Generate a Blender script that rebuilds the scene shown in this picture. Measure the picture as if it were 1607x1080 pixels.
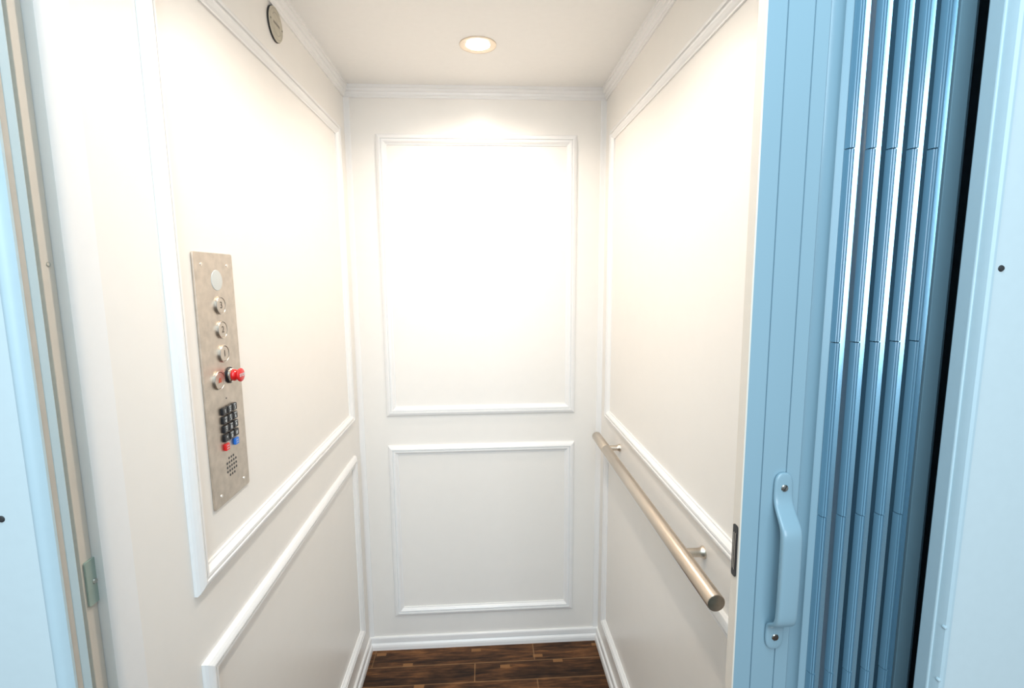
import bpy, bmesh, math, random
from mathutils import Vector, Matrix
random.seed(4)
S = bpy.context.scene
for o in list(bpy.data.objects): bpy.data.objects.remove(o)
COL = S.collection
PI = math.pi

# ------------------------------------------------------------ camera, world, lights, exposure
F = 777.3281
cam_d = bpy.data.cameras.new('camera'); cam = bpy.data.objects.new('camera', cam_d); COL.objects.link(cam)
cam_d.sensor_fit = 'HORIZONTAL'; cam_d.sensor_width = 36.0; cam_d.lens = F / 1607 * 36.0; cam_d.clip_start = .02
yaw, pitch, roll = -.0564, -.1334, -.007
cy, sy, cp, sp = math.cos(yaw), math.sin(yaw), math.cos(pitch), math.sin(pitch)
fwd = Vector((-sy*cp, cy*cp, sp)); r0 = Vector((cy, sy, 0)); u0 = r0.cross(fwd)
rt = r0*math.cos(roll) + u0*math.sin(roll); up = u0*math.cos(roll) - r0*math.sin(roll)
cam.matrix_world = Matrix(((rt.x, up.x, -fwd.x, .0137), (rt.y, up.y, -fwd.y, -1.8243), (rt.z, up.z, -fwd.z, 1.4623), (0, 0, 0, 1)))
S.camera = cam

w = bpy.data.worlds.new('world'); S.world = w; w.use_nodes = True
bg = w.node_tree.nodes['Background']
WORLD_COL = (.72, .88, 1.0); WORLD_STR = .14
bg.inputs[0].default_value = (*WORLD_COL, 1); bg.inputs[1].default_value = WORLD_STR

def area(name, loc, target, sx, sy_, power, colr):
    d = bpy.data.lights.new(name, 'AREA'); d.shape = 'RECTANGLE'; d.size = sx; d.size_y = sy_; d.energy = power; d.color = colr
    o = bpy.data.objects.new(name, d); COL.objects.link(o); o.location = loc
    o.rotation_euler = (Vector(target) - Vector(loc)).to_track_quat('-Z', 'Y').to_euler(); return o
# unseen area lights added behind the camera: overhead fill and distant hall daylight
area('hall_overhead_fill', (-.08, -2.05, 2.26), (.08, -1.55, 1.5), .6, 1.2, 7.2, (.66, .87, 1.0))
area('hall_daylight_fill', (.1, -4.2, 1.75), (0, 0, 1.5), 1.8, 1.5, 20, (.82, .91, 1.0))
DOWN = [(.008, -.320), (.008, -.90)]
WARM = (1.0, .86, .735)
for i, (x, y) in enumerate(DOWN):
    d = bpy.data.lights.new('downlight_beam', 'SPOT'); d.energy = 4.0 if i == 0 else 5.6; d.color = WARM
    d.spot_size = math.radians(158 if i == 0 else 150); d.spot_blend = .55; d.shadow_soft_size = .03
    o = bpy.data.objects.new('downlight_beam', d); COL.objects.link(o); o.location = (x, y, 2.098)
vs = S.view_settings; vs.view_transform = 'Standard'; vs.look = 'None'; vs.gamma = 1; vs.use_curve_mapping = False
vs.exposure = 1.36

# ------------------------------------------------------------ materials
def mat(name, col, rough=.5, metal=0, spec=.5, emit=None, estr=0, noise=None, bump=0, nscale=60, stretch=(1, 1, 1), coat=0):
    m = bpy.data.materials.new(name); m.use_nodes = True; nt = m.node_tree; b = nt.nodes['Principled BSDF']
    b.inputs['Base Color'].default_value = (*col, 1); b.inputs['Roughness'].default_value = rough
    b.inputs['Metallic'].default_value = metal; b.inputs['Specular IOR Level'].default_value = spec
    b.inputs['Coat Weight'].default_value = coat; b.inputs['Coat Roughness'].default_value = .08
    if emit: b.inputs['Emission Color'].default_value = (*emit, 1); b.inputs['Emission Strength'].default_value = estr
    tc = nt.nodes.new('ShaderNodeTexCoord'); mp = nt.nodes.new('ShaderNodeMapping'); mp.inputs['Scale'].default_value = stretch
    nz = nt.nodes.new('ShaderNodeTexNoise'); nz.inputs['Scale'].default_value = nscale; nz.inputs['Detail'].default_value = 4
    nt.links.new(tc.outputs['Object'], mp.inputs[0]); nt.links.new(mp.outputs[0], nz.inputs['Vector'])
    k = noise if noise is not None else .02
    rp = nt.nodes.new('ShaderNodeValToRGB')
    rp.color_ramp.elements[0].position = .3; rp.color_ramp.elements[1].position = .7
    rp.color_ramp.elements[0].color = (*[max(0, c*(1-k)) for c in col], 1); rp.color_ramp.elements[1].color = (*[min(1, c*(1+k)) for c in col], 1)
    nt.links.new(nz.outputs['Fac'], rp.inputs[0]); nt.links.new(rp.outputs[0], b.inputs['Base Color'])
    if bump:
        bp = nt.nodes.new('ShaderNodeBump'); bp.inputs['Strength'].default_value = bump; bp.inputs['Distance'].default_value = .001
        nt.links.new(nz.outputs['Fac'], bp.inputs['Height']); nt.links.new(bp.outputs[0], b.inputs['Normal'])
    return m
WHITE = mat('white_lacquer', (.92, .882, .828), .32, noise=.006, bump=.03, nscale=25)
TRIMW = mat('white_trim_paint', (.93, .915, .895), .28, noise=.006)
CEIL = mat('ceiling_paint', (.95, .93, .90), .6, noise=.008)
BLUE = mat('hall_tinted_enamel', (.285, .43, .50), .30, noise=.015, nscale=14, stretch=(1, 1, .15), coat=.25)  # blue of the cool hall light put into a white gate's colour
NOSE = mat('polished_blue_nosing', (.36, .66, .86), .2, .75, noise=.01)
BLUEF = mat('shaded_satin_folds', (.17, .33, .44), .22, noise=.03, nscale=14, stretch=(1, 1, .15), coat=.5)  # darker than the gate: shade between the folds put into the colour
CASE = mat('hall_tinted_paint', (.50, .64, .69), .42, noise=.01, bump=.05, nscale=90)  # jambs too: the hall light's blue is mixed into the paint
HALLW = mat('pale_hall_paint', (.60, .70, .72), .5, noise=.01, bump=.05, nscale=90)
CREAM = mat('warm_lit_edge_paint', (.80, .72, .62), .5, noise=.01)  # warm car light on white surfaces put into the colour
STEEL = mat('brushed_steel', (.60, .535, .465), .42, 1, noise=.10, nscale=60, stretch=(1, 1, 1), bump=.02)
BRIGHT = mat('polished_steel', (.78, .73, .66), .18, 1, noise=.02)
RINGS = mat('satin_button_ring', (.66, .60, .53), .30, 1, noise=.03)
NICKEL = mat('satin_nickel_rail', (.66, .58, .49), .36, 1, noise=.08, nscale=18, stretch=(1, .2, 1))
RAILEND = mat('dark_rail_end', (.34, .29, .24), .38, 1, noise=.2, nscale=40)
BLACK = mat('black_plastic', (.012, .012, .014), .35, noise=.1)
RED = mat('red_plastic', (.78, .012, .012), .3, noise=.03, coat=.3)
BLUEK = mat('blue_key_plastic', (.03, .20, .72), .35, noise=.03)
INK = mat('engraved_ink', (.10, .075, .055), .6)
LEGEND = mat('white_legend', (.62, .64, .64), .5)
REDINK = mat('red_ink', (.55, .10, .05), .5)
OPAL = mat('opal_lens', (.62, .64, .61), .3, noise=.01)
BADGE = mat('aged_metal_badge', (.60, .56, .46), .45, .6, noise=.10, nscale=50)
BADGEINK = mat('badge_ink', (.26, .23, .18), .6)
BADGEGREY = mat('badge_pale_ink', (.42, .39, .31), .6)
DARKRUB = mat('dark_rubber', (.03, .03, .03), .7)
LENS = mat('glowing_lens', (1, .98, .94), .4, emit=(1, .93, .82), estr=14)
RINGM = mat('satin_ring', (.74, .64, .52), .35, .7, noise=.03)
STRIKE = mat('grey_green_plate', (.42, .52, .46), .4, .3, noise=.08, nscale=30)
SHAFT = mat('dark_shaft_shade', (.05, .065, .08), .8, noise=.1)  # near black stands for the darkness of the unlit shaft
TAN = mat('tan_seal', (.52, .47, .40), .7, noise=.04)
SCREW = mat('screw_metal', (.55, .54, .50), .25, 1, noise=.05)

def wood():
    m = bpy.data.materials.new('dark_plank_floor'); m.use_nodes = True; nt = m.node_tree; N = nt.nodes; L = nt.links; b = N['Principled BSDF']
    tc = N.new('ShaderNodeTexCoord')
    def mapping(sc, loc=(0, 0, 0)):
        mp = N.new('ShaderNodeMapping'); mp.inputs['Scale'].default_value = sc; mp.inputs['Location'].default_value = loc
        L.new(tc.outputs['Object'], mp.inputs[0]); return mp.outputs[0]
    def brick(loc, bw, rh, mortar, c1, c2, cm, off=.37):
        br = N.new('ShaderNodeTexBrick'); br.offset = off; br.offset_frequency = 2
        br.inputs['Scale'].default_value = 1; br.inputs['Brick Width'].default_value = bw; br.inputs['Row Height'].default_value = rh
        br.inputs['Mortar Size'].default_value = mortar; br.inputs['Mortar Smooth'].default_value = .6
        br.inputs['Color1'].default_value = c1; br.inputs['Color2'].default_value = c2; br.inputs['Mortar'].default_value = cm
        L.new(mapping((1, 1, 1), loc), br.inputs['Vector']); return br
    big = brick((.43, .012+.0895*30, 0), .62, .0895, .0032, (.0, 0, 0, 1), (1, 1, 1, 1), (.5, .5, .5, 1))
    gr = N.new('ShaderNodeTexNoise'); gr.inputs['Scale'].default_value = 6; gr.inputs['Detail'].default_value = 8; gr.inputs['Roughness'].default_value = .7
    L.new(mapping((1.6, 16, 1)), gr.inputs['Vector'])
    bl = N.new('ShaderNodeTexNoise'); bl.inputs['Scale'].default_value = 4; bl.inputs['Detail'].default_value = 3
    L.new(mapping((1.6, 5, 1), (3, 1, 0)), bl.inputs['Vector'])
    s1 = N.new('ShaderNodeMath'); s1.operation = 'MULTIPLY_ADD'; L.new(gr.outputs['Fac'], s1.inputs[0]); s1.inputs[1].default_value = .95; 
    s0 = N.new('ShaderNodeMath'); s0.operation = 'MULTIPLY_ADD'; L.new(bl.outputs['Fac'], s0.inputs[0]); s0.inputs[1].default_value = .75; s0.inputs[2].default_value = -.44
    L.new(s0.outputs[0], s1.inputs[2])
    s2 = N.new('ShaderNodeMath'); s2.operation = 'MULTIPLY_ADD'; L.new(big.outputs['Color'], s2.inputs[0]); s2.inputs[1].default_value = .24; L.new(s1.outputs[0], s2.inputs[2])
    rp = N.new('ShaderNodeValToRGB'); e = rp.color_ramp.elements
    e[0].position = .30; e[0].color = (.012, .005, .0025, 1); e[1].position = .80; e[1].color = (.30, .125, .042, 1)
    x = e.new(.48); x.color = (.050, .021, .008, 1); x = e.new(.64); x.color = (.13, .053, .019, 1)
    L.new(s2.outputs[0], rp.inputs[0])
    # small tawny inlay chips and the lighter bevelled seams between rows
    chips = brick((.11, .012, 0), .037, .0149, .0, (0, 0, 0, 1), (1, 1, 1, 1), (0, 0, 0, 1), off=.5)
    ct = N.new('ShaderNodeMath'); ct.operation = 'GREATER_THAN'; L.new(chips.outputs['Color'], ct.inputs[0]); ct.inputs[1].default_value = .975
    mx = N.new('ShaderNodeMix'); mx.data_type = 'RGBA'; L.new(ct.outputs[0], mx.inputs[0]); L.new(rp.outputs[0], mx.inputs[6]); mx.inputs[7].default_value = (.27, .125, .045, 1)
    sm = N.new('ShaderNodeMath'); sm.operation = 'MULTIPLY'; L.new(big.outputs['Fac'], sm.inputs[0]); L.new(bl.outputs['Fac'], sm.inputs[1])
    mx2 = N.new('ShaderNodeMix'); mx2.data_type = 'RGBA'; L.new(sm.outputs[0], mx2.inputs[0]); L.new(mx.outputs[2], mx2.inputs[6]); mx2.inputs[7].default_value = (.36, .19, .085, 1)
    L.new(mx2.outputs[2], b.inputs['Base Color']); b.inputs['Roughness'].default_value = .5; b.inputs['Specular IOR Level'].default_value = .25
    bp = N.new('ShaderNodeBump'); bp.inputs['Strength'].default_value = .25; bp.inputs['Distance'].default_value = .002
    L.new(s1.outputs[0], bp.inputs['Height']); L.new(bp.outputs[0], b.inputs['Normal'])
    return m
WOOD = wood()

# ------------------------------------------------------------ builders
def link(name, bm, m, parent=None, smooth=False, bevel=0, seg=2, angle=35):
    bmesh.ops.recalc_face_normals(bm, faces=bm.faces)
    me = bpy.data.meshes.new(name); bm.to_mesh(me); bm.free(); me.materials.append(m)
    if smooth:
        for p in me.polygons: p.use_smooth = True
        me.set_sharp_from_angle(angle=math.radians(angle))
    o = bpy.data.objects.new(name, me); COL.objects.link(o)
    if parent: o.parent = parent
    if bevel:
        md = o.modifiers.new('bevel', 'BEVEL'); md.width = bevel; md.segments = seg; md.limit_method = 'ANGLE'; md.angle_limit = math.radians(40)
    return o
def tag(o, label=None, cat=None, group=None, kind=None):
    if label: o['label'] = label
    if cat: o['category'] = cat
    if group: o['group'] = group
    if kind: o['kind'] = kind
    return o
def struct(o, label, cat): return tag(o, label, cat, kind='structure')
def box(bm, x0, x1, y0, y1, z0, z1):
    v = [bm.verts.new((x, y, z)) for z in (z0, z1) for y in (y0, y1) for x in (x0, x1)]
    for f in ((0, 2, 3, 1), (4, 5, 7, 6), (0, 1, 5, 4), (2, 6, 7, 3), (0, 4, 6, 2), (1, 3, 7, 5)): bm.faces.new([v[i] for i in f])
def loft(bm, rings, closed=True, caps=True):
    V = [[bm.verts.new(p) for p in r] for r in rings]
    for a, b in zip(V, V[1:]):
        n = len(a)
        for i in range(n if closed else n-1): bm.faces.new((a[i], a[(i+1) % n], b[(i+1) % n], b[i]))
    if caps and closed: bm.faces.new(V[0][::-1]); bm.faces.new(V[-1])
    return V
def extrude_plan(bm, pts, z0, z1): loft(bm, [[(x, y, z0) for x, y in pts], [(x, y, z1) for x, y in pts]])
AX = {'x': Matrix(((0, 0, 1), (1, 0, 0), (0, 1, 0))), '-x': Matrix(((0, 0, -1), (-1, 0, 0), (0, 1, 0))), 'z': Matrix.Identity(3),
      '-z': Matrix(((1, 0, 0), (0, -1, 0), (0, 0, -1))), '-y': Matrix(((1, 0, 0), (0, 0, -1), (0, 1, 0))), 'y': Matrix(((-1, 0, 0), (0, 0, 1), (0, 1, 0)))}
def lathe(bm, prof, c, ax='x', n=40):           # prof: (radius, height) along the axis
    A = AX[ax]; c = Vector(c); rings = []
    for r, h in prof:
        rings.append([tuple(c + A @ Vector((r*math.cos(2*PI*i/n), r*math.sin(2*PI*i/n), h))) for i in range(n)])
    loft(bm, rings)
def slab(bm, w_, h_, t, c, ax='x', rad=.004, n=5):  # rounded rectangle plate
    A = AX[ax]; c = Vector(c); pts = []
    for sx, s_y, a0 in ((1, 1, 0), (-1, 1, 90), (-1, -1, 180), (1, -1, 270)):
        for k in range(n+1):
            a = math.radians(a0 + 90*k/n); pts.append((sx*(w_/2-rad)+rad*math.cos(a), s_y*(h_/2-rad)+rad*math.sin(a)))
    loft(bm, [[tuple(c + A @ Vector((x, y, z))) for x, y in pts] for z in (0, t)])
def text(s, size, c, ax, m, parent, name='lettering', depth=.0002, bold=0):
    cu = bpy.data.curves.new('t', 'FONT'); cu.body = s; cu.size = size; cu.align_x = 'CENTER'; cu.align_y = 'CENTER'; cu.extrude = depth; cu.offset = bold
    t = bpy.data.objects.new('t', cu); COL.objects.link(t); bpy.context.view_layer.update()
    me = bpy.data.meshes.new_from_object(t.evaluated_get(bpy.context.evaluated_depsgraph_get()))
    bpy.data.objects.remove(t)
    me.transform(Matrix.Translation(Vector(c)) @ AX[ax].to_4x4()); me.materials.clear(); me.materials.append(m)
    o = bpy.data.objects.new(name, me); COL.objects.link(o); o.parent = parent; return o
def empty(name, loc, label, cat, group=None):
    o = bpy.data.objects.new(name, None); COL.objects.link(o); o.location = loc; o.empty_display_size = .05
    tag(o, label, cat, group); return o
def frame_mould(bm, plane, a0, a1, z0, z1):
    """mitred picture-frame moulding; plane = function (a, z, h) -> point"""
    prof = [(0, 0), (0, .005), (.003, .0085), (.008, .0115), (.013, .0135), (.0160, .0135), (.0170, .0088), (.0192, .0088), (.0202, .0122), (.025, .012), (.030, .008), (.033, .0045), (.036, .004), (.036, 0)]
    rings = []
    for ca, cz, sa, sz in ((a0, z0, 1, 1), (a1, z0, -1, 1), (a1, z1, -1, -1), (a0, z1, 1, -1)):
        rings.append([plane(ca+sa*p, cz+sz*p, h) for p, h in prof])
    V = [[bm.verts.new(p) for p in r] for r in rings]
    n = len(prof)
    for k in range(4):
        a, b = V[k], V[(k+1) % 4]
        for i in range(n-1): bm.faces.new((a[i], a[i+1], b[i+1], b[i]))

# ------------------------------------------------------------ the setting
HW = .457; H = 2.116; FY = -1.18
bm = bmesh.new(); box(bm, -HW-.02, HW+.02, -1.235, .02, -.03, 0)
struct(link('floor', bm, WOOD), 'dark brown wood plank floor of the lift car', 'floor')
bm = bmesh.new(); box(bm, -1.8, 1.8, -4.6, -1.245, -.03, -.002)
struct(link('floor_hall', bm, WOOD), 'dark wood floor of the hall in front of the lift', 'floor')
bm = bmesh.new(); box(bm, -HW-.02, HW+.02, -1.20, .02, H, H+.02)
struct(link('ceiling', bm, CEIL), 'plain cream white ceiling of the lift car', 'ceiling')
bm = bmesh.new(); box(bm, -HW-.02, HW+.02, 0, .02, 0, H)
struct(link('wall_back', bm, WHITE), 'glossy white rear wall of the lift car', 'wall')
bm = bmesh.new(); box(bm, -HW-.02, -HW, FY, 0, 0, H)
struct(link('wall_left', bm, WHITE), 'glossy white wall of the lift car with the button panel', 'wall')
bm = bmesh.new(); box(bm, HW, HW+.02, FY, 0, 0, H)
struct(link('wall_right', bm, WHITE), 'glossy white wall of the lift car with the handrail', 'wall')
# front edge post of the left wall, softly rounded back towards the hall
bm = bmesh.new()
extrude_plan(bm, [(-HW, FY), (-HW-.0004, -1.19), (-HW-.0012, -1.20), (-HW-.0022, -1.21), (-HW-.0035, -1.219), (-HW-.006, -1.2225), (-HW-.02, -1.2225), (-HW-.02, FY)], 0, H)
struct(link('trim_1', bm, TRIMW, smooth=True), 'white rounded edge post at the front of the left lift wall', 'trim')
# right wall front end
bm = bmesh.new(); box(bm, HW, HW+.02, -1.20, FY, 0, H)
struct(link('trim_2', bm, TRIMW), 'white edge post at the front of the right lift wall', 'trim')
# corner strips on the back wall
for k, s in ((3, -1), (4, 1)):
    bm = bmesh.new(); extrude_plan(bm, [(s*HW, 0), (s*HW, -.005), (s*(HW-.004), -.0035), (s*(HW-.018), -.003), (s*(HW-.0195), -.0015), (s*(HW-.0195), 0)], .045, H-.036)
    struct(link('trim_%d' % k, bm, TRIMW), 'slim white corner strip at the %s edge of the rear wall' % ('left' if s < 0 else 'right'), 'trim')
# crown: profile (projection from wall, drop from ceiling)
CROWN = [(0, .038), (.004, .038), (.005, .035), (.0065, .034), (.0065, .030), (.009, .028), (.0105, .023), (.0105, .0205), (.014, .019), (.0165, .013), (.0165, .0105), (.020, .0095), (.020, 0), (0, 0)]
def run(name, prof, zf, lo_lab):
    # three mitred runs round the car: left, back, right
    for side in ('left', 'back', 'right'):
        bm = bmesh.new(); R = []
        if side == 'left':  ends = [lambda p: (-HW+p, FY), lambda p: (-HW+p, -p)]
        if side == 'back':  ends = [lambda p: (-HW+p, -p), lambda p: (HW-p, -p)]
        if side == 'right': ends = [lambda p: (HW-p, -p), lambda p: (HW-p, FY)]
        loft(bm, [[(*e(p), zf(d)) for p, d in prof] for e in ends])
        struct(link('%s_%s' % (name, side), bm, TRIMW), lo_lab % {'left': 'left wall', 'back': 'rear wall', 'right': 'right wall'}[side], 'baseboard' if name == 'baseboard' else 'trim')
run('trim_crown', CROWN, lambda d: H-d, 'stepped white crown moulding along the top of the %s')
BASE = [(0, .052), (.004, .052), (.0065, .050), (.0075, .046), (.0075, .030), (.006, .0285), (.006, .027), (.008, .025), (.0115, .021), (.0133, .014), (.0133, 0), (0, 0)]
run('baseboard', BASE, lambda d: d, 'low white baseboard with shoe moulding along the %s')
# picture-frame mouldings
PL = lambda a, z, h: (-HW+h, a, z)
PR = lambda a, z, h: (HW-h, a, z)
PB = lambda a, z, h: (a, -h, z)
n = 5
for pl, a0, a1, z0, z1, lab in (
    (PB, -.353, .353, .9514, 1.960, 'tall white rectangular moulding frame high on the rear wall'),
    (PB, -.353, .353, .1400, .8372, 'short white rectangular moulding frame low on the rear wall'),
    (PL, -1.0612, -.0905, .9560, 1.962, 'tall white moulding frame around the button panel on the left wall'),
    (PL, -1.0612, -.0905, .1395, .8350, 'low white moulding frame under the button panel on the left wall'),
    (PR, -1.0612, -.0905, .9520, 1.952, 'tall white moulding frame above the handrail on the right wall'),
    (PR, -1.0612, -.0905, .1395, .8372, 'low white moulding frame below the handrail on the right wall')):
    bm = bmesh.new(); frame_mould(bm, pl, a0, a1, z0, z1)
    struct(link('trim_%d' % n, bm, TRIMW), lab, 'trim'); n += 1
# shaft walls beside the car, painted near black for the shade in the gaps
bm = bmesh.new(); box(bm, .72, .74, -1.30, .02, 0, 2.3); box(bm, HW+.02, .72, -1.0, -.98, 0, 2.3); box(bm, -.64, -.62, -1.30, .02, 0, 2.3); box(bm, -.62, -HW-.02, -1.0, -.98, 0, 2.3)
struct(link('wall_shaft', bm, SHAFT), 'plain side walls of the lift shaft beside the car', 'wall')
bm = bmesh.new(); box(bm, -.66, .76, -1.30, -1.20, H+.02, H+.04); box(bm, -.62, -HW-.02, -1.2, -1.0, H+.02, H+.04); box(bm, HW+.02, .72, -1.2, -1.0, H+.02, H+.04)  # unseen slabs added to keep world light from leaking in above
struct(link('shaft_leak_panel', bm, SHAFT), 'unseen panel added above the shaft doorway to stop light leaking in', 'ceiling')
# front wall of the hall around the opening
WL, WR, YW0, YW1 = -.4284, .5388, -1.30, -1.325
bm = bmesh.new()
box(bm, -1.8, WL-.014, YW1, YW0, 0, 2.6); box(bm, WR+.012, 1.8, YW1, YW0, 0, 2.6); box(bm, WL-.014, WR+.012, YW1, YW0, 2.07, 2.6)
struct(link('wall_front', bm, HALLW), 'pale blue hall wall around the lift opening', 'wall')
# right jamb: flat reveal, then a rounded bead running into the wall
def bead(xc, s, r=.0105, z0=0, z1=2.07):
    return [(xc + s*r*math.cos(a), YW1 - .0 - r*.55*math.sin(a)) for a in [PI*k/12 for k in range(13)]]
bm = bmesh.new(); box(bm, WR, WR+.012, -1.318, YW0, 0, 2.07)
struct(link('trim_11', bm, CASE, bevel=.0015), 'door jamb strip beside the folded gate, tinted light blue for the hall light', 'trim')
bm = bmesh.new(); extrude_plan(bm, [(WR+.002, -1.318), (WR+.0028, -1.3235), (WR+.0045, -1.3280), (WR+.0072, -1.3298), (WR+.0100, -1.3296), (WR+.0124, -1.3272), (WR+.0132, -1.3240), (WR+.0132, -1.318)], 0, 2.07)
struct(link('trim_12', bm, CASE, smooth=True), 'rounded bead on the jamb right of the folded gate, tinted pale blue for the hall light', 'trim')
# left jamb
bm = bmesh.new(); box(bm, WL-.014, WL, -1.3125, YW0, 0, 2.07)
struct(link('trim_13', bm, CASE, bevel=.0015), 'door jamb strip at the left of the opening, tinted pale blue for the hall light', 'trim')
bm = bmesh.new(); box(bm, WL-.012, WL+.0005, -1.3195, -1.3125, 0, 2.07)
struct(link('trim_14', bm, TAN), 'thin tan seal line in the left door jamb', 'trim')
bm = bmesh.new(); extrude_plan(bm, [(WL+.001, -1.3195), (WL+.0015, -1.3230), (WL-.002, -1.3275), (WL-.008, -1.3300), (WL-.011, -1.3295), (WL-.0145, -1.3265), (WL-.0160, -1.3240), (WL-.0160, -1.3195)], 0, 2.07)
struct(link('trim_15', bm, CASE, smooth=True), 'rounded bead on the jamb at the left edge, tinted pale blue for the hall light', 'trim')
bm = bmesh.new(); box(bm, WL-.012, WR+.012, -1.32, YW0, 2.05, 2.07)
struct(link('trim_16', bm, CASE), 'head strip across the top of the opening, tinted pale blue for the hall light', 'trim')

# ------------------------------------------------------------ strike channel of the gate, left side
t = empty('strike_channel', (-.478, -1.23, 0), 'strike channel tinted cream for the warm car light, with a metal plate at the left of the opening', 'gate channel')
bm = bmesh.new(); box(bm, -.490+.478, -.4750+.478, -1.2405+1.23, -1.2230+1.23, .0, 2.05)
link('channel', bm, CREAM, t, bevel=.0008)  # cream stands for warm car light on the channel
bm = bmesh.new(); box(bm, -.500+.478, -.482+.478, -1.262+1.23, -1.2405+1.23, .0, 2.05)
tag(link('outer_lip', bm, CASE, t, bevel=.001), 'lip of the channel tinted pale blue for the hall light')
bm = bmesh.new(); slab(bm, .030, .058, .0025, (.0030, .0075, 1.094), 'x', .0025)
p = link('strike_plate', bm, STRIKE, t, bevel=.0006); p['label'] = 'grey green metal strike plate'
bm = bmesh.new(); lathe(bm, [(.0, 0), (.0035, 0), (.003, .0012), (0, .0016)], (.0055, .004, 1.093), 'x', 20); link('screw', bm, SCREW, p, smooth=True)
bm = bmesh.new(); lathe(bm, [(.0, 0), (.0028, 0), (.0024, .001), (0, .0014)], (.003, -.0008, 1.4806), 'x', 20); link('screw', bm, SCREW, t, smooth=True)

# ------------------------------------------------------------ wall screws
def wall_screw(x, z, lab, r=.0035, m=DARKRUB, y=YW1):
    bm = bmesh.new(); lathe(bm, [(0, -.002), (r, -.002), (r, .0002), (r*.75, .0014), (0, .0018)], (0, 0, 0), '-y', 20)
    o = link('screw', bm, m, smooth=True); o.location = (x, y, z); tag(o, lab, 'screw'); return o
wall_screw(.5605, 1.4683, 'small dark screw head in the pale wall at the right edge')
wall_screw(-.4740, 1.2249, 'blurred dark screw head in the pale wall at the left edge')
wall_screw(.5432, 1.0560, 'upper painted pale screw head low on the right jamb bead', .0022, CASE, -1.3275)
wall_screw(.5432, .9885, 'lower painted pale screw head low on the right jamb bead', .0022, CASE, -1.3275)

# ------------------------------------------------------------ folding gate
GB = Vector((.0078, -1.24, .01))
gate = empty('accordion_gate', GB, 'folding gate, tinted light blue for the hall light, stacked open at the right of the opening', 'gate')
gate.rotation_euler = (0, -.0058, 0)
GT = 2.03
def gp(pts): return [(x, y+1.24) for x, y in pts]
# lead post with two grooves in its face
x0, x1, yf, yb, g = .3335, .4085, -1.250, -1.2325, .0008
post = [(x0+.001, yf)]
for gx in (.3575, .3890): post += [(gx-g, yf), (gx-g*.4, yf+.0022), (gx+g*.4, yf+.0022), (gx+g, yf)]
post += [(x1-.002, yf), (x1, yf+.002), (x1, -1.2230), (x1-.012, -1.2230), (x1-.012, yb), (x0+.001, yb)]
bm = bmesh.new(); extrude_plan(bm, gp(post), 0, GT); link('lead_post', bm, BLUE, gate)
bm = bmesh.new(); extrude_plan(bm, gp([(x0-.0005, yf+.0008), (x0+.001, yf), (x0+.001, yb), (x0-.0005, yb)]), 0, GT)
tag(link('warm_lit_edge_strip', bm, CREAM, gate), 'closing edge tinted cream for the warm car light')  # side of the post, split off to carry the warm car light
# magnetic catch on the closing edge
bm = bmesh.new(); slab(bm, .0105, .070, .0014, (x0-.0005, -1.2408+1.24, 1.108-.01), '-x', .0030)
c = link('magnetic_catch', bm, BLACK, gate); c['label'] = 'black magnetic catch'
for dy in (-.0024, .0012):
    bm = bmesh.new(); slab(bm, .0011, .050, .0006, (x0-.0019, -1.2408+1.24+dy, 1.108-.01), '-x', .0003, 2); link('steel_strip', bm, BRIGHT, c)
# handle: lofted rounded strap with two flat ears
hx, zt, zb = .3845, 1.2165, .9745
stations = [ # z, y front offset from post face, thickness, half width
    (zt, .0045, .0045, .0035), (zt-.003, .0052, .0052, .0085), (zt-.008, .0056, .0056, .0112), (zt-.016, .0058, .0058, .0122), (zt-.030, .0060, .0060, .0122),
    (zt-.040, .0085, .0080, .0122), (zt-.050, .0165, .0095, .0125), (zt-.060, .0255, .0105, .0130), (zt-.068, .0300, .0110, .0130), (zt-.080, .0310, .0110, .0130),
    (zt-.120, .0315, .0112, .0130), (zb+.070, .0310, .0110, .0130), (zb+.054, .0300, .0112, .0130), (zb+.047, .0255, .0110, .0128), (zb+.0415, .0165, .0100, .0124), (zb+.036, .0085, .0080, .0122),
    (zb+.028, .0060, .0060, .0122), (zb+.016, .0058, .0058, .0122), (zb+.008, .0056, .0056, .0112), (zb+.003, .0052, .0052, .0085), (zb, .0045, .0045, .0035)]
bm = bmesh.new(); rings = []
for z, d, th, hw_ in stations:
    th = min(th, d); ring = []
    for a in range(16):
        an = 2*PI*a/16; cx_, sn = math.cos(an), math.sin(an); e = .55
        px = hw_*math.copysign(abs(cx_)**e, cx_); py = th/2*math.copysign(abs(sn)**e, sn)
        ring.append((hx+px, yf+1.24-(d-th/2)+py, z-.01))
    rings.append(ring)
loft(bm, rings)
h = link('handle', bm, BLUE, gate, smooth=True, angle=60); h['label'] = 'grab handle tinted light blue for the hall light'
md = h.modifiers.new('sub', 'SUBSURF'); md.levels = 1; md.render_levels = 2
for z in (zt-.0195, zb+.0185):
    bm = bmesh.new(); lathe(bm, [(0, -.001), (.0046, -.001), (.0046, .0004), (.0038, .0013), (0, .0016)], (hx, yf+1.24-.0058, z-.01), '-y', 24)
    s_ = link('screw', bm, SCREW, h, smooth=True); s_['label'] = 'steel slotted screw'
    bm = bmesh.new(); A = math.radians(60)
    q = [Vector((a*.0042, 0, b*.0006)) for a, b in ((-1, -1), (1, -1), (1, 1), (-1, 1))]; Rm = Matrix.Rotation(-A, 3, 'Y')
    loft(bm, [[tuple(Rm @ v + Vector((hx, yf+1.24-.0058-dd, z-.01))) for v in q] for dd in (.0010, .00175)])
    bmd = link('slot', bm, DARKRUB, h)
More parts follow.
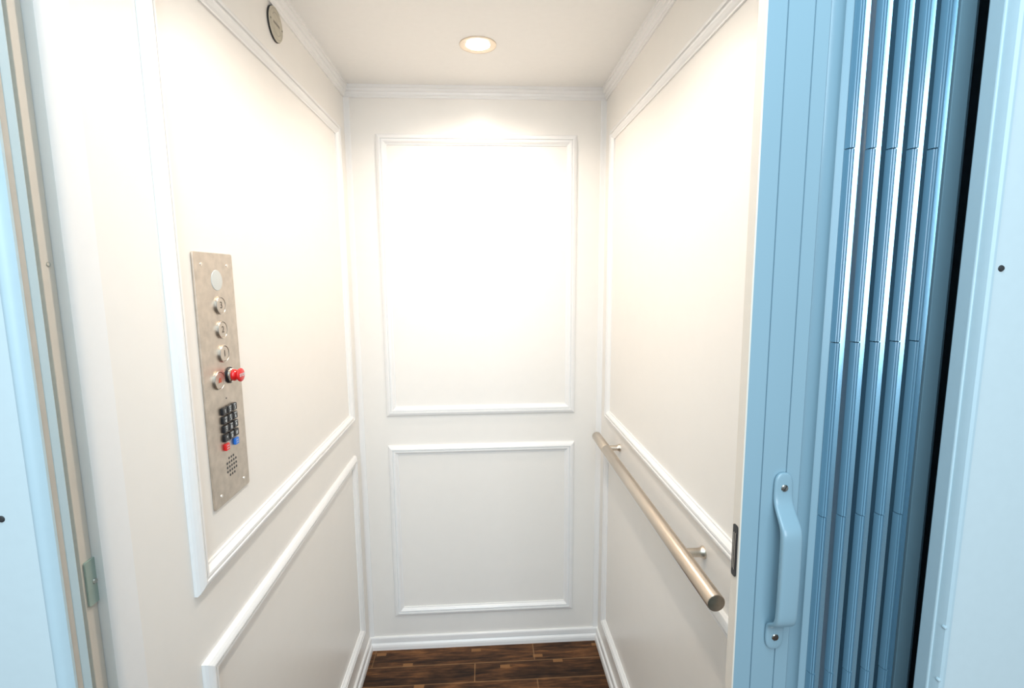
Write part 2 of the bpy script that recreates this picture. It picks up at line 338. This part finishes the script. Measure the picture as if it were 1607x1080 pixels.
# hollow first leaf behind the post
pts = [(.4080+.0230*math.sin(k/10*PI/2), -1.2232-.0168*(1-math.cos(k/10*PI/2))) for k in range(11)] + [(.4310, -1.2370), (.4455, -1.2400), (.4460, -1.2370), (.4330, -1.2340), (.4320, -1.2280), (.4250, -1.2210), (.4080, -1.2210)]
bm = bmesh.new(); extrude_plan(bm, gp(pts), 0, GT); link('curved_leaf', bm, BLUE, gate, smooth=True, angle=25)
# five folded leaves: hinge barrels in sections, bright nosing, deep leaves
PITCH = .0257; JZ = [0, .3, .524, .689, .9150, 1.1430, 1.3700, 1.5980, 1.82, GT]
JZ = [0, .2300, .4600, .6900, .9190, 1.1420, 1.3680, 1.5960, 1.8200, GT]
for i in range(5):
    xs = .4385 + PITCH*i
    leaf = [(xs+.0120, -1.2425), (xs+.0150, -1.2425), (xs+.0170, -1.1960), (xs+.0150, -1.1950), (xs+.0130, -1.2400), (xs+.0120, -1.2400)]
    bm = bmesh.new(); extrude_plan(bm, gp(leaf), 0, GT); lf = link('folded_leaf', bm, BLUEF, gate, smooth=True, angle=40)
    nose = [(xs+.0108, -1.2420), (xs+.0109, -1.2446), (xs+.0112, -1.2447), (xs+.0160, -1.2475), (xs+.0164, -1.2470), (xs+.0163, -1.2420)]
    bm = bmesh.new(); extrude_plan(bm, gp(nose), 0, GT); nn = link('nosing', bm, NOSE, lf, smooth=True, angle=40); nn['label'] = 'shiny pale edge of the leaf'
    back = [(xs+.0046, -1.2405), (xs+.0062, -1.2405), (xs+.0140, -1.1950), (xs+.0120, -1.1950)]
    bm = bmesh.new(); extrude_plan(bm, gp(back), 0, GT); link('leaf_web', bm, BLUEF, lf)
    for j in range(len(JZ)-1):
        r1 = .0058 if j % 2 else .0055
        bm = bmesh.new(); p = [(xs+.0001, -1.2400), (xs+.0004, -1.2440), (xs+.0020, -1.2470), (xs+.0032, -1.2474), (xs+.0035, -1.2458), (xs+.0040, -1.2458), (xs+.0044, -1.2482), (xs+.0062, -1.2488), (xs+.0082, -1.2476), (xs+.0086, -1.2460), (xs+.0092, -1.2460), (xs+.0096, -1.2478), (xs+.0106, -1.2468), (xs+.0110, -1.2440), (xs+.0110, -1.2400)]
        p = [(xs + .0026 + (a-xs)*.72, b + (.0006 if a < xs+.002 else 0)) for a, b in p]
        if j % 2: p = [(a, b-.0006) for a, b in p]
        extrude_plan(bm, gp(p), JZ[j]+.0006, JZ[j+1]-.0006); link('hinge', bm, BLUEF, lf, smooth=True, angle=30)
bm = bmesh.new(); extrude_plan(bm, gp([(.5655, -1.2430), (.5845, -1.2430), (.5905, -1.2395), (.5920, -1.2360), (.5920, -1.2000), (.5655, -1.2000)]), 0, GT)
link('end_post', bm, BLUE, gate, bevel=.0006)
bm = bmesh.new(); box(bm, -.47, .66, -.022, .03, GT+.001, GT+.02)
tr = link('head_track', bm, BLUE); tr.location = (0, -1.24, .012); tag(tr, 'track above the folding gate, tinted light blue like the gate for the hall light', 'track')

# ------------------------------------------------------------ handrail
RX, RZ = .4080, .9010
t = empty('handrail', (HW, -.6, RZ), 'satin nickel round handrail on the right wall', 'handrail')
R_ = .0160
bm = bmesh.new(); y0, y1 = -1.056, -.140
loft(bm, [[(RX-HW+r*math.cos(2*PI*i/40), y+.6, r*math.sin(2*PI*i/40)) for i in range(40)] for y, r in ((y0, R_*.96), (y0+.001, R_), (-.284, R_), (-.2835, R_-.0004), (-.283, R_), (y1-.001, R_), (y1, R_*.96))])
link('rail', bm, NICKEL, t, smooth=True, angle=50)
bm = bmesh.new(); lathe(bm, [(0, -.001), (R_*.93, -.001), (R_*.93, .0004), (R_*.88, .0008), (0, .0010)], (RX-HW, y0+.6, 0), '-y')
tag(link('end_cap', bm, RAILEND, t, smooth=True), 'darker flat end cap')
for y in (-.898, -.268):
    bm = bmesh.new(); lathe(bm, [(0, 0), (.0128, 0), (.0128, .0025), (.0105, .0055), (.0092, .012), (.0090, HW-RX-.012)], (0, y+.6, 0), '-x', 32)
    link('bracket', bm, NICKEL, t, smooth=True, angle=50)

# ------------------------------------------------------------ recessed downlights
def downlight(x, y, lab):
    t = empty('downlight', (x, y, H), lab, 'ceiling light', 'recessed ceiling lights of the lift car')
    bm = bmesh.new(); n_ = 56
    pr = [(.0525, 0), (.0522, .0022), (.0490, .0034), (.0440, .0026), (.0360, .0012), (.0340, .0006), (.0340, -.0002)]
    rings = [[(r*math.cos(2*PI*i/n_), r*math.sin(2*PI*i/n_), -h_) for i in range(n_)] for r, h_ in pr]
    loft(bm, rings, caps=False); link('trim_ring', bm, RINGM, t, smooth=True, angle=60)
    bm = bmesh.new(); lathe(bm, [(0, .0002), (.0345, .0002), (.0330, .0008), (.020, .0028), (0, .0036)], (0, 0, 0), '-z', n_)
    link('lens', bm, LENS, t, smooth=True, angle=60)
downlight(*DOWN[0], 'round recessed ceiling light with a satin ring near the rear wall')
downlight(*DOWN[1], 'unseen round ceiling light added above the front of the car as fill')  # added out of view to even out the light in the car

# ------------------------------------------------------------ round badge on the left wall
t = empty('round_badge', (-HW, -.574, 2.0405), 'small round grey metal badge above the moulding on the left wall', 'badge')
bm = bmesh.new(); lathe(bm, [(0, 0), (.0362, 0), (.0366, .001), (.0366, .0050), (.0355, .0062), (0, .0062)], (0, 0, 0), 'x', 56)
b_ = link('badge_plate', bm, BADGE, t, smooth=True, angle=30)
bm = bmesh.new(); lathe(bm, [(.0366, .0), (.0374, .0002), (.0374, .0036), (.0366, .0040)], (0, 0, 0), 'x', 56); tag(link('badge_edge', bm, DARKRUB, t, smooth=True), 'dark rim')
def arc(r, w_, a0, a1, m, nm='engraving'):
    bm = bmesh.new(); A = AX['x']; V = []
    for k in range(33):
        a = math.radians(a0+(a1-a0)*k/32)
        V.append([bm.verts.new(A @ Vector((rr*math.cos(a), rr*math.sin(a), .0064))) for rr in (r-w_/2, r+w_/2)])
    for a, b in zip(V, V[1:]): bm.faces.new((a[0], a[1], b[1], b[0]))
    link(nm, bm, m, b_)
arc(.0322, .0010, 0, 360, BADGEGREY); arc(.0235, .0022, 35, 145, BADGEGREY); arc(.0235, .0014, 215, 325, BADGEGREY)
# the word on it cannot be read in the photograph: a dark wavy stroke of the same size
bm = bmesh.new(); A = AX['x']; V = []
for k in range(49):
    x = -.0175+.035*k/48; c_ = .0012*math.sin(k*1.45); hgt = .0022+.0008*abs(math.sin(k*.8))
    V.append([bm.verts.new(A @ Vector((x, c_+s*hgt, .0064))) for s in (-1, 1)])
for a, b in zip(V, V[1:]): bm.faces.new((a[0], a[1], b[1], b[0]))
link('engraving', bm, BADGEINK, b_)
for s in (-1, 1):
    bm = bmesh.new(); lathe(bm, [(0, 0), (.0022, 0), (.0016, .0010), (0, .0012)], (.0062, s*.0320, 0), 'x', 16); link('rivet', bm, BADGEINK, t, smooth=True)

# ------------------------------------------------------------ car operating panel
PY, PZ = -.9240, 1.2865
t = empty('control_panel', (-HW, PY, PZ), 'tall brushed steel button panel with keypad and red stop knob on the left wall', 'control panel')
Y = lambda y: y-PY
Z = lambda z: z-PZ
T = .0035
bm = bmesh.new(); slab(bm, .1265, .4435, T, (0, 0, 0), 'x', .0045); link('face_plate', bm, STEEL, t, bevel=.0006)
for y, z in ((-.9645, 1.4885), (-.8815, 1.4875), (-.9640, 1.0830), (-.8820, 1.0830)):
    bm = bmesh.new(); lathe(bm, [(0, 0), (.0032, 0), (.0030, .0006), (.0012, .0006), (.0010, -.0001), (0, -.0001)], (T, Y(y), Z(z)), 'x', 20); link('screw', bm, BRIGHT, t, smooth=True)
bm = bmesh.new(); lathe(bm, [(0, 0), (.0182, 0), (.0175, .0008), (0, .0018)], (T, Y(-.9200), Z(1.4610)), 'x', 48)
tag(link('indicator_lens', bm, OPAL, t, smooth=True), 'round white indicator lens')
def button(y, z, s, r=.0160):
    bm = bmesh.new(); lathe(bm, [(r, 0), (r, .0030), (r-.0006, .0038), (r-.0016, .0038), (r-.0021, .0032), (r-.0021, .0002)], (T, Y(y), Z(z)), 'x', 48)
    rg = link('button_ring', bm, RINGS, t, smooth=True, angle=30)
    bm = bmesh.new(); lathe(bm, [(0, 0), (r-.0024, 0), (r-.0024, .0026), (r-.0029, .0032), (0, .0032)], (T, Y(y), Z(z)), 'x', 40)
    b = link('button', bm, STEEL, t, smooth=True, angle=30)
    if s: text(s, .0165, (T+.0033, Y(y), Z(z)), 'x', INK, b, 'numeral', bold=.0001)
    return b
for y, z, s in ((-.9180, 1.4170, '3'), (-.9190, 1.3740, '2'), (-.9197, 1.3310, '1')): button(y, z, s)
al = button(-.9430, 1.2868, None, .0168); al['label'] = 'alarm button with a red bell sign'
bm = bmesh.new(); bell = [(-.0060, -.0040), (-.0045, -.0025), (-.0040, .0015), (-.0025, .0040), (0, .0050), (.0025, .0040), (.0040, .0015), (.0045, -.0025), (.0060, -.0040)]
loft(bm, [[(T+.0033+d, Y(-.9430)+a, Z(1.2868)+b) for a, b in bell] for d in (0, .0003)]); link('bell_sign', bm, REDINK, al)
# stop knob
c0 = (T, Y(-.9045), Z(1.2890))
bm = bmesh.new(); lathe(bm, [(0, 0), (.0150, 0), (.0150, .0022), (.0138, .0036), (0, .0036)], c0, 'x', 40); link('stop_collar', bm, BLACK, t, smooth=True, angle=30)
bm = bmesh.new(); lathe(bm, [(0, .0036), (.0128, .0036), (.0128, .0056), (.0112, .0072), (0, .0072)], c0, 'x', 40); tag(link('stop_bezel', bm, BRIGHT, t, smooth=True, angle=30), 'bright metal bezel ring')
bm = bmesh.new(); lathe(bm, [(0, .0070), (.0098, .0070), (.0106, .0082), (.0108, .0108), (.0096, .0130), (.0086, .0144), (.0096, .0166), (.0116, .0184), (.0124, .0198), (.0124, .0212), (.0114, .0224), (.0090, .0232), (0, .0236)], c0, 'x', 48)
sk = link('stop_knob', bm, RED, t, smooth=True, angle=50); sk['label'] = 'red mushroom stop knob'
text('STOP', .0078, (c0[0]+.0234, c0[1], c0[2]), 'x', LEGEND, sk, 'lettering', depth=.0004, bold=.00015)
bm = bmesh.new(); lathe(bm, [(0, 0), (.0016, 0), (.0016, .0002), (0, .0002)], (T, Y(-.9213), Z(1.2497)), 'x', 16); link('microphone_hole', bm, BLACK, t)
# keypad
KY = (-.9378, -.9204, -.9032)
KZ = (1.2298, 1.2135, 1.1973, 1.1810)
keys = [['1', '2\nABC', '3\nDEF'], ['4\nGHI', '5\nJKL', '6\nMNO'], ['7\nPRS', '8\nTUV', '9\nWXY'], ['*', '0\nOPER', '#']]
for r_, z in enumerate(KZ):
    for c_, y in enumerate(KY):
        bm = bmesh.new(); slab(bm, .0148, .0136, .0050, (T, Y(y), Z(z)), 'x', .0022)
        k = link('key', bm, BLACK, t, bevel=.0009, seg=3); k['label'] = 'black key marked ' + keys[r_][c_].split('\n')[0].replace('*', 'star').replace('#', 'hash')
        a = keys[r_][c_].split('\n')
        text(a[0], .0092, (T+.0051, Y(y), Z(z)-(.0016 if len(a) > 1 else 0)), 'x', LEGEND, k, 'numeral', bold=.0001)
        if len(a) > 1: text(a[1], .0036, (T+.0051, Y(y), Z(z)+.0043), 'x', LEGEND, k, 'letters')
for y, m, lab in ((-.9378, RED, 'red key'), (-.9040, BLUEK, 'blue key')):
    bm = bmesh.new(); slab(bm, .0128, .0128, .0050, (T, Y(y), Z(1.1642)), 'x', .0022)
    k = link('key', bm, m, t, bevel=.0009, seg=3); k['label'] = lab
    for dz in (.0022, -.0022):
        bm = bmesh.new(); slab(bm, .0070, .0011, .0002, (T+.0050, Y(y), Z(1.1642)+dz), 'x', .0003, 2); link('mark', bm, LEGEND, k)
bm = bmesh.new(); slab(bm, .0052, .0014, .0002, (T, Y(-.9213), Z(1.1712)), 'x', .0004, 2); link('dash_mark', bm, INK, t)
bm = bmesh.new()
for r_, z in enumerate((1.1400, 1.1320, 1.1240, 1.1160, 1.1080)):
    for k in ((-1, 0, 1) if r_ in (0, 4) else (-2, -1, 0, 1, 2)):
        lathe(bm, [(0, 0), (.0024, 0), (.0024, .0002), (0, .0002)], (T, Y(-.9213+k*.0078), Z(z)), 'x', 14)
link('speaker_holes', bm, BLACK, t)
